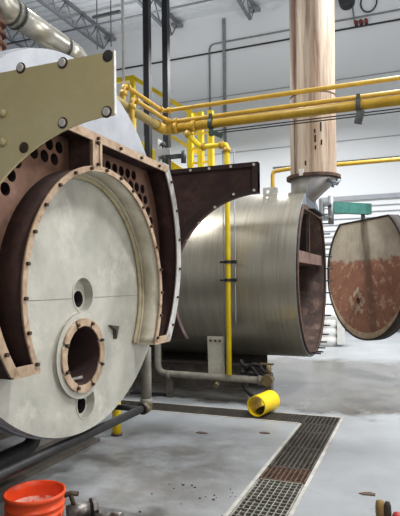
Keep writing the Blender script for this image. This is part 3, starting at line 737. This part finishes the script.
solo('wall_conduit', MB().tube([(-6.03, yw, 5.2), (-6.03, yw, 9.06), (8.9, yw, 9.06)], .028, 8, .2), M['conduit'], 'grey conduit bending from the upper wall down behind the rails', 'conduit')
solo('wall_downpipe', MB().box((-5.575, WY-.06, .11), (-5.485, WY-.001, 9.80)), M['galv'], 'grey square vertical downpipe on the back wall', 'downpipe')
solo('wall_conduit', MB().tube([(-4, yw, 4.95), (8.9, yw, 4.95)], .02, 8), M['conduit'], 'thin grey conduit low on the back wall behind the stack', 'conduit')
t = thing('wall_heater', 'dark round unit heater fan high on the wall right of the stack', 'heater', (-1.75, 15.9, 9.5))
MB().cyl((-1.75, 15.80, 9.55), (-1.75, 16.2, 9.55), .22, 20).build('body', M['cable'], t)
MB().tube([(-1.6, 16.1, 9.4), (-1.55, 16.16, 8.95), (-1.3, 16.16, 8.92)], .02, 8).build('pipe', M['conduit'], t)
for x, w in ((-1.50, 'left'), (-1.36, 'middle'), (-1.22, 'right')):
    solo('wall_valve', MB().cyl((x, 15.98, 8.86), (x, 16.2, 8.86), .05, 10), M['red_paint'], 'tiny dark red wall valve, %s one of three below the fan' % w, 'valve', 'wall valves')
solo('cable_loop', MB().tube([(-1.15+.22*cos(radians(a_)), 16.14, 9.42+.28*sin(radians(a_))) for a_ in range(150, 395, 15)], .022, 8), M['cable'], 'black cable loop hanging high on the wall at right', 'cable')
# duct over the left boiler
d = thing('steam_duct', 'shiny aluminium jacketed duct crossing above the left boiler', 'duct', (-4.1, 5.0, 4.3))
MB().cyl((-4.1, 4.84, 4.455), (-4.1, 5.72, 4.455), .135, 32).build('jacket', M['alum'], d)
MB().tube([(-4.1, 5.72, 4.455), (-4.1, 6.08, 4.455), (-4.1, 6.08, 2.70)], .13, 32, .22).build('jacket', M['alum'], d)
MB().hollow((-4.1, 5.70, 4.455), (-4.1, 5.725, 4.455), .142, .13, 32).build('band', M['clamp'], d)
MB().tube([(-4.1, 4.86, 4.455), (-4.1, 4.56, 4.455), (-4.1, 4.56, 6.5)], .148, 28, .24).build('elbow', M['alum'], d)
for y in (4.84, 4.74): MB().hollow((-4.1, y, 4.455), (-4.1, y+.025, 4.455), .157, .14, 32).build('band', M['clamp'], d)
t = thing('steam_valve', 'rusty brown flanged valve pipe behind the left boiler at the frame edge', 'valve', (-4.05, 4.48, 0))
MB().cyl((-4.05, 4.48, 0), (-4.05, 4.48, 4.29), .055, 16).build('stem', M['rust_bright'], t)
for z in (3.95, 4.06, 4.17): MB().cyl((-4.05, 4.48, z), (-4.05, 4.48, z+.04), .10, 20).build('flange', M['rust_bright'], t)

# ------------------------------------------------------------------ low pipework and loose things
t = thing('condensate_pipe', 'dirty grey pipe with elbow running low below the silver boiler', 'pipe', (-2.4, 6.25, 0))
MB().tube([(-3.08, 6.25, .95), (-3.08, 6.25, .30), (-1.62, 6.25, .28)], .043, 16, .12).build('run', M['grey_pipe'], t)
for x in (-2.95, -1.75): MB().cyl((x, 6.25, .28), (x+.05, 6.25, .28), .058, 16).build('coupling', M['grey_pipe'], t)
MB().box((-1.66, 6.20, 0), (-1.58, 6.30, .36)).build('stand', M['skid'], t)
MB().box((-2.95, 6.21, 0), (-2.88, 6.29, .25)).build('stand', M['skid'], t)
mb = MB(); mb.cyl((-1.62, 6.17, .30), (-1.62, 6.33, .30), .05, 12); mb.cyl((-1.62, 6.14, .30), (-1.62, 6.17, .30), .07, 8, smooth=False); mb.cyl((-1.62, 6.25, .34), (-1.62, 6.25, .47), .03, 10); mb.box((-1.72, 6.235, .47), (-1.56, 6.265, .49))
mb.build('valve', M['valve'], t, 'dull brass valve at the pipe end')
MB().cyl((-2.26, 6.16, .20), (-2.26, 6.24, .22), .03, 8).build('drain_cock', M['valve'], t)
t = thing('leaning_board', 'weathered pale board leaning upright against the silver boiler', 'board', (-2.30, 6.30, .335))
rot = Matrix.Rotation(.06, 3, 'X')
MB().box((-2.385, 6.245, .325), (-2.175, 6.262, .79), rot, (-2.3, 6.25, .337)).build('panel', M['board'], t)
mb = MB()
for x in (-2.355, -2.295, -2.235): mb.box((x, 6.232, .73), (x+.03, 6.245, .755), rot, (-2.3, 6.25, .337))
mb.build('slot', M['rust_dark'], t)
mb = MB()
random.seed(3)
for k in range(5):
    x = -2.02; z = .42; pts = []
    for j in range(6):
        pts.append((x+.075*j+random.uniform(-.02, .02), 6.42+random.uniform(-.05, .05), .30+.05*k*.7+random.uniform(-.05, .06)-(.02*j)))
    mb.tube(pts, .022, 8, .03)
h = thing('hose_bundle', 'tangle of black rubber hoses behind the valve beneath the silver boiler', 'hose', (-1.85, 6.42, 0))
mb.build('hose', M['rubber'], h)
MB().tube([(-1.98, 6.42, .32), (-2.0, 6.45, .15), (-1.9, 6.5, .022), (-1.75, 6.48, .022)], .022, 8, .05).build('hose', M['rubber'], h)
# yellow sleeve lying on the grate
c0, c1 = Vector((-1.60, 5.62, .116)), Vector((-1.53, 5.96, .116))
t = thing('pipe_sleeve', 'short yellow plastic pipe sleeve lying across the drain grating', 'sleeve', (-1.55, 5.8, .006))
MB().hollow(c0, c1, .112, .102, 40).build('sleeve_wall', M['yellow_sleeve'], t)
MB().hollow(c0+(c1-c0)*.93, c1+(c1-c0)*.02, .1145, .103, 40).build('end_band', M['yellow_bright'], t)
mb = MB(); ax = (c1-c0).normalized()
for k in range(4): mb.lathe(c0+ax*(.12+.05*k)-Vector((0, 0, .055)), (0, 0, 1), [(.06, -.035), (.055, .0), (.02, .02), (0, .024)], 10, True)
mb.build('silt', M['dark_cloth'], t)
solo('steel_strip', MB().box((-3.5, 6.26, 0), (-2.95, 6.38, .02)), M['black_steel'], 'flat dark steel strip lying on the floor before the grey pipe', 'strip')
# grates
def grate(x0, x1, y0, y1, m, along_x, label, n1, n2, grp):
    mb = MB(); z0, z1 = -.03, .003; e = .004; w1, w2 = (.0032, .0032) if n1 == 8 and n2 > 12 else (.005, .0035)
    x0 += e; x1 -= e; y0 += e; y1 -= e
    mb.box((x0, y0, z0), (x0+.012, y1, z1)); mb.box((x1-.012, y0, z0), (x1, y1, z1)); mb.box((x0, y0, z0), (x1, y0+.012, z1)); mb.box((x0, y1-.012, z0), (x1, y1, z1))
    for k in range(1, n1):
        x = x0+(x1-x0)*k/n1; mb.box((x-w1, y0, z0), (x+w1, y1, z1-.002))
    for k in range(1, n2):
        y = y0+(y1-y0)*k/n2; mb.box((x0, y-w2, z0+.002), (x1, y+w2, z1-.001))
    mb.box((x0, y0, z0-.165), (x0+.012, y0+.03, z0)); mb.box((x1-.012, y1-.03, z0-.165), (x1, y1, z0)); mb.box((x0, y1-.03, z0-.165), (x0+.012, y1, z0)); mb.box((x1-.012, y0, z0-.165), (x1, y0+.03, z0))
    return solo('floor_grate', mb, m, label, 'grate', grp)
G = 'drain gratings'
ys = [1.25, 2.55, 3.87, 4.16, 4.70, 5.22, GY0]
labs = ['steel drain grating nearest the camera, mostly below the frame', 'open square mesh drain grating with pale bars at bottom of the drain', 'narrow rusty brown drain grating crossing the channel', 'dark drain grating just beyond the rusty piece', 'dark drain grating, second before the corner', 'short dark drain grating right before the corner']
for k in range(6):
    mm = [M['grate_pale'], M['grate_pale'], M['grate_rust'], M['grate_steel'], M['grate_steel'], M['grate_steel']][k]
    dy = ys[k+1]-ys[k]
    n1, n2 = ((8, round(dy/.055)) if k < 2 else (9, round(dy/.03)))
    grate(GX0, GX1, ys[k], ys[k+1], mm, False, labs[k], n1, n2, G)
grate(GX0, GX1, GY0, GY1, M['grate_steel'], False, 'dark drain grating at the corner of the channel', 8, 9, G)
xs = [GX0, -1.68, -2.27, -2.86, -3.45, -4.04, -4.6]
labs = ['dark drain grating between the corner and the yellow sleeve', 'dark drain grating under the left end of the yellow sleeve', 'dark drain grating, second left of the yellow sleeve', 'dark drain grating before the flat steel strip', 'dark drain grating behind the drain pipe elbow', 'dark drain grating at the far left end by the boiler']
for k in range(6): grate(xs[k+1], xs[k], GY0, GY1, M['grate_steel'], True, labs[k], 18, 7, G)

# bucket
bx, by = -1.865, 2.31
b = thing('bucket', 'orange plastic bucket with white residue inside, on the floor at lower left', 'bucket', (bx, by, 0))
MB().lathe((bx, by, 0), (0, 0, 1), [(.0, .004), (.128, .004), (.132, .012), (.146, .26), (.150, .262), (.150, .272), (.147, .275), (.148, .295), (.153, .297), (.153, .307), (.149, .310), (.150, .345), (.157, .347), (.157, .368), (.152, .370), (.147, .366), (.1455, .33), (.128, .018), (.0, .016)], 48).build('body', M['orange'], b)
MB().lathe((bx, by, 0), (0, 0, 1), [(.1425, .29), (.1275, .022), (.0, .020)], 40).build('residue', M['paint_residue'], b)
pts = [(bx+.153*cos(q), by+.153*sin(q), .285-.13*sin((q-radians(190))/radians(180)*pi)) for q in [radians(190+180*k/20) for k in range(21)]]
MB().tube([(x*1.0+.012*cos(k), y-.004, z) for k, (x, y, z) in enumerate(pts)], .0028, 6).build('handle', M['orange'], b)
lb = [(bx+.1497*cos(radians(q)), by+.1497*sin(radians(q))) for q in range(325, 361, 5)]
mb = MB(); n = len(lb); mb.add([(x, y, .12) for x, y in lb]+[(bx+(x-bx)*1.025, by+(y-by)*1.025, .25) for x, y in lb], [(k, k+1, n+k+1, n+k) for k in range(n-1)]); mb.build('decal', M['black_label'], b)
# scrap fittings beside the bucket
t = thing('pipe_fitting', 'dull steel pipe fitting with handle lying beside the orange bucket', 'fitting', (-1.94, 2.86, 0))
mb = MB(); mb.cyl((-2.00, 2.78, .045), (-1.91, 2.88, .045), .045, 14); mb.cyl((-1.90, 2.89, .05), (-1.88, 2.915, .05), .06, 8, smooth=False); mb.build('body', M['scrap'], t)
mb = MB(); mb.cyl((-1.97, 2.81, .08), (-1.99, 2.80, .15), .014, 8); mb.tube([(-2.02, 2.77, .15), (-1.99, 2.80, .16), (-1.965, 2.84, .145)], .016, 8); mb.build('handle', M['bolt_dark'], t)
solo('steel_rod', MB().tube([(-1.84, 2.84, .02), (-1.76, 2.90, .02), (-1.68, 2.89, .03)], .02, 8, .02), M['scrap'], 'short bent steel rod on the floor right of the bucket', 'rod')
solo('washer_plate', MB().hollow((-1.69, 2.76, 0), (-1.69, 2.76, .02), .10, .045, 20), M['scrap'], 'round steel washer plate lying in front of the bent rod', 'washer')
mb = MB()
random.seed(5)
for k in range(34):
    x, y = random.uniform(-1.7, -1.0), random.uniform(2.75, 3.6); s_ = random.uniform(.003, .008)
    mb.box((x-s_, y-s_, 0), (x+s_, y+s_, s_), Matrix.Rotation(random.uniform(0, 3), 3, 'Z'))
o = solo('debris', mb, M['rust_dark'], 'loose rust crumbs scattered on the floor beyond the bucket', 'debris'); o['kind'] = 'stuff'
for x, y, w in ((-1.93, 4.85, 'long dark flake on the floor before the drain'), (-1.36, 5.05, 'small dark chip on the floor near the drain corner'), (-.31, 3.83, 'tiny dark chip on the floor near the leather work glove')):
    pts = [(x+random.uniform(.6, 1.1)*.06*cos(2*pi*q/9), y+random.uniform(.5, 1.2)*.03*sin(2*pi*q/9), 0) for q in range(9)]
    solo('rust_flake', MB().prism(pts, (0, 0, .006)), M['rust_dark'], w, 'flake')
# work gloves / boot tops at the lower right edge
t = thing('work_glove', 'brown worn leather work glove standing on the floor at lower right', 'glove', (-.20, 3.46, 0))
mb = MB()
mb.lathe((-.20, 3.46, .0), (-.12, .05, 1), [(.030, 0), (.034, .04), (.030, .08), (.022, .11), (0, .118)], 14, True)
mb.build('palm', M['leather'], t)
mb = MB(); mb.lathe((-.17, 3.45, .0), (.02, .05, 1), [(.022, 0), (.026, .04), (.022, .09), (.014, .112), (0, .116)], 12, True); mb.build('cuff', M['dark_cloth'], t)
solo('rubber_cap', MB().lathe((-.105, 3.43, 0), (0, 0, 1), [(0, .0), (.035, .0), (.04, .03), (.03, .06), (0, .068)], 16, True), M['red'], 'small red rubber cap on the floor at the right edge', 'cap')
# white ribbed tank behind the boiler
t = thing('plastic_tank', 'white ribbed plastic tank on the floor beyond the open boiler end', 'tank', (-1.86, 12.5, 0))
prof = [(.0, .0), (.24, .0)]
for k in range(4):
    z = .04+.19*k; prof += [(.245, z), (.285, z+.04), (.29, z+.09), (.285, z+.14), (.245, z+.18)]
prof += [(.20, .84), (.10, .88), (0, .88)]
MB().lathe((-1.88, 12.5, 0), (0, 0, 1), prof, 32).build('body', M['white_plastic'], t)
MB().cyl((-1.88, 12.5, .87), (-1.88, 12.5, .93), .08, 18).build('cap', M['white_plastic'], t)
MB().box((-1.62, 12.3, .05), (-1.50, 12.7, .62)).build('side_housing', M['white_plastic'], t)

# ------------------------------------------------------------------ light
def area(name, loc, size, power, rot=(0, 0, 0), col=(1, 1, 1), sy=None):
    l = bpy.data.lights.new(name, 'AREA'); l.energy = power; l.color = col; l.shape = 'RECTANGLE'; l.size = size; l.size_y = sy or size
    o = bpy.data.objects.new(name, l); COL.objects.link(o); o.location = loc; o.rotation_euler = rot
    return o
for x, y, p in ((2.4, 3.0, 300), (-4.5, 5.2, 190), (1.2, 7.6, 440), (-2.6, 12.4, 370), (-7.5, 12.6, 420), (3.5, 12.2, 320)):
    area('high_bay', (x, y, 7.0), 1.2, p, col=(.98, .99, 1), sy=.5).data.spread = radians(150)
    area('deck_fill', (x, y, 7.1), .8, p*.22, (pi, 0, 0), (.98, .99, 1), .4)      # added upward fill, brightens the roof deck
# daylight through the open roller door on the right
area('roller_door_daylight', (8.5, 6.0, 2.5), 5.0, 330, (0, radians(90), 0), (1, .99, .96), 4.4)
area('camera_side_fill', (2.5, -1.9, 3.4), 4.0, 125, (radians(90), 0, 0), (1, .98, .95), 2.6)  # unseen fill behind the camera, kept to brighten the tan door
w = bpy.data.worlds.new('World'); SC.world = w; w.use_nodes = True
bg = w.node_tree.nodes['Background']; bg.inputs[0].default_value = (.86, .92, 1, 1); bg.inputs[1].default_value = .18

# ------------------------------------------------------------------ camera
cam = bpy.data.cameras.new('Camera'); co_ = bpy.data.objects.new('Camera', cam); COL.objects.link(co_)
cam.sensor_width = 36; cam.lens = 540/516*36; cam.shift_y = 25/516; cam.clip_start = .05
co_.matrix_world = Matrix.Translation((0, 0, 1.45)) @ Matrix.Rotation(radians(21.7), 4, 'Z') @ Matrix.Rotation(radians(90), 4, 'X') @ Matrix.Rotation(radians(-.6), 4, 'Z')
SC.camera = co_
vs = SC.view_settings; vs.view_transform = 'Standard'; vs.look = 'None'; vs.gamma = 1; vs.use_curve_mapping = False; vs.exposure = 0.0
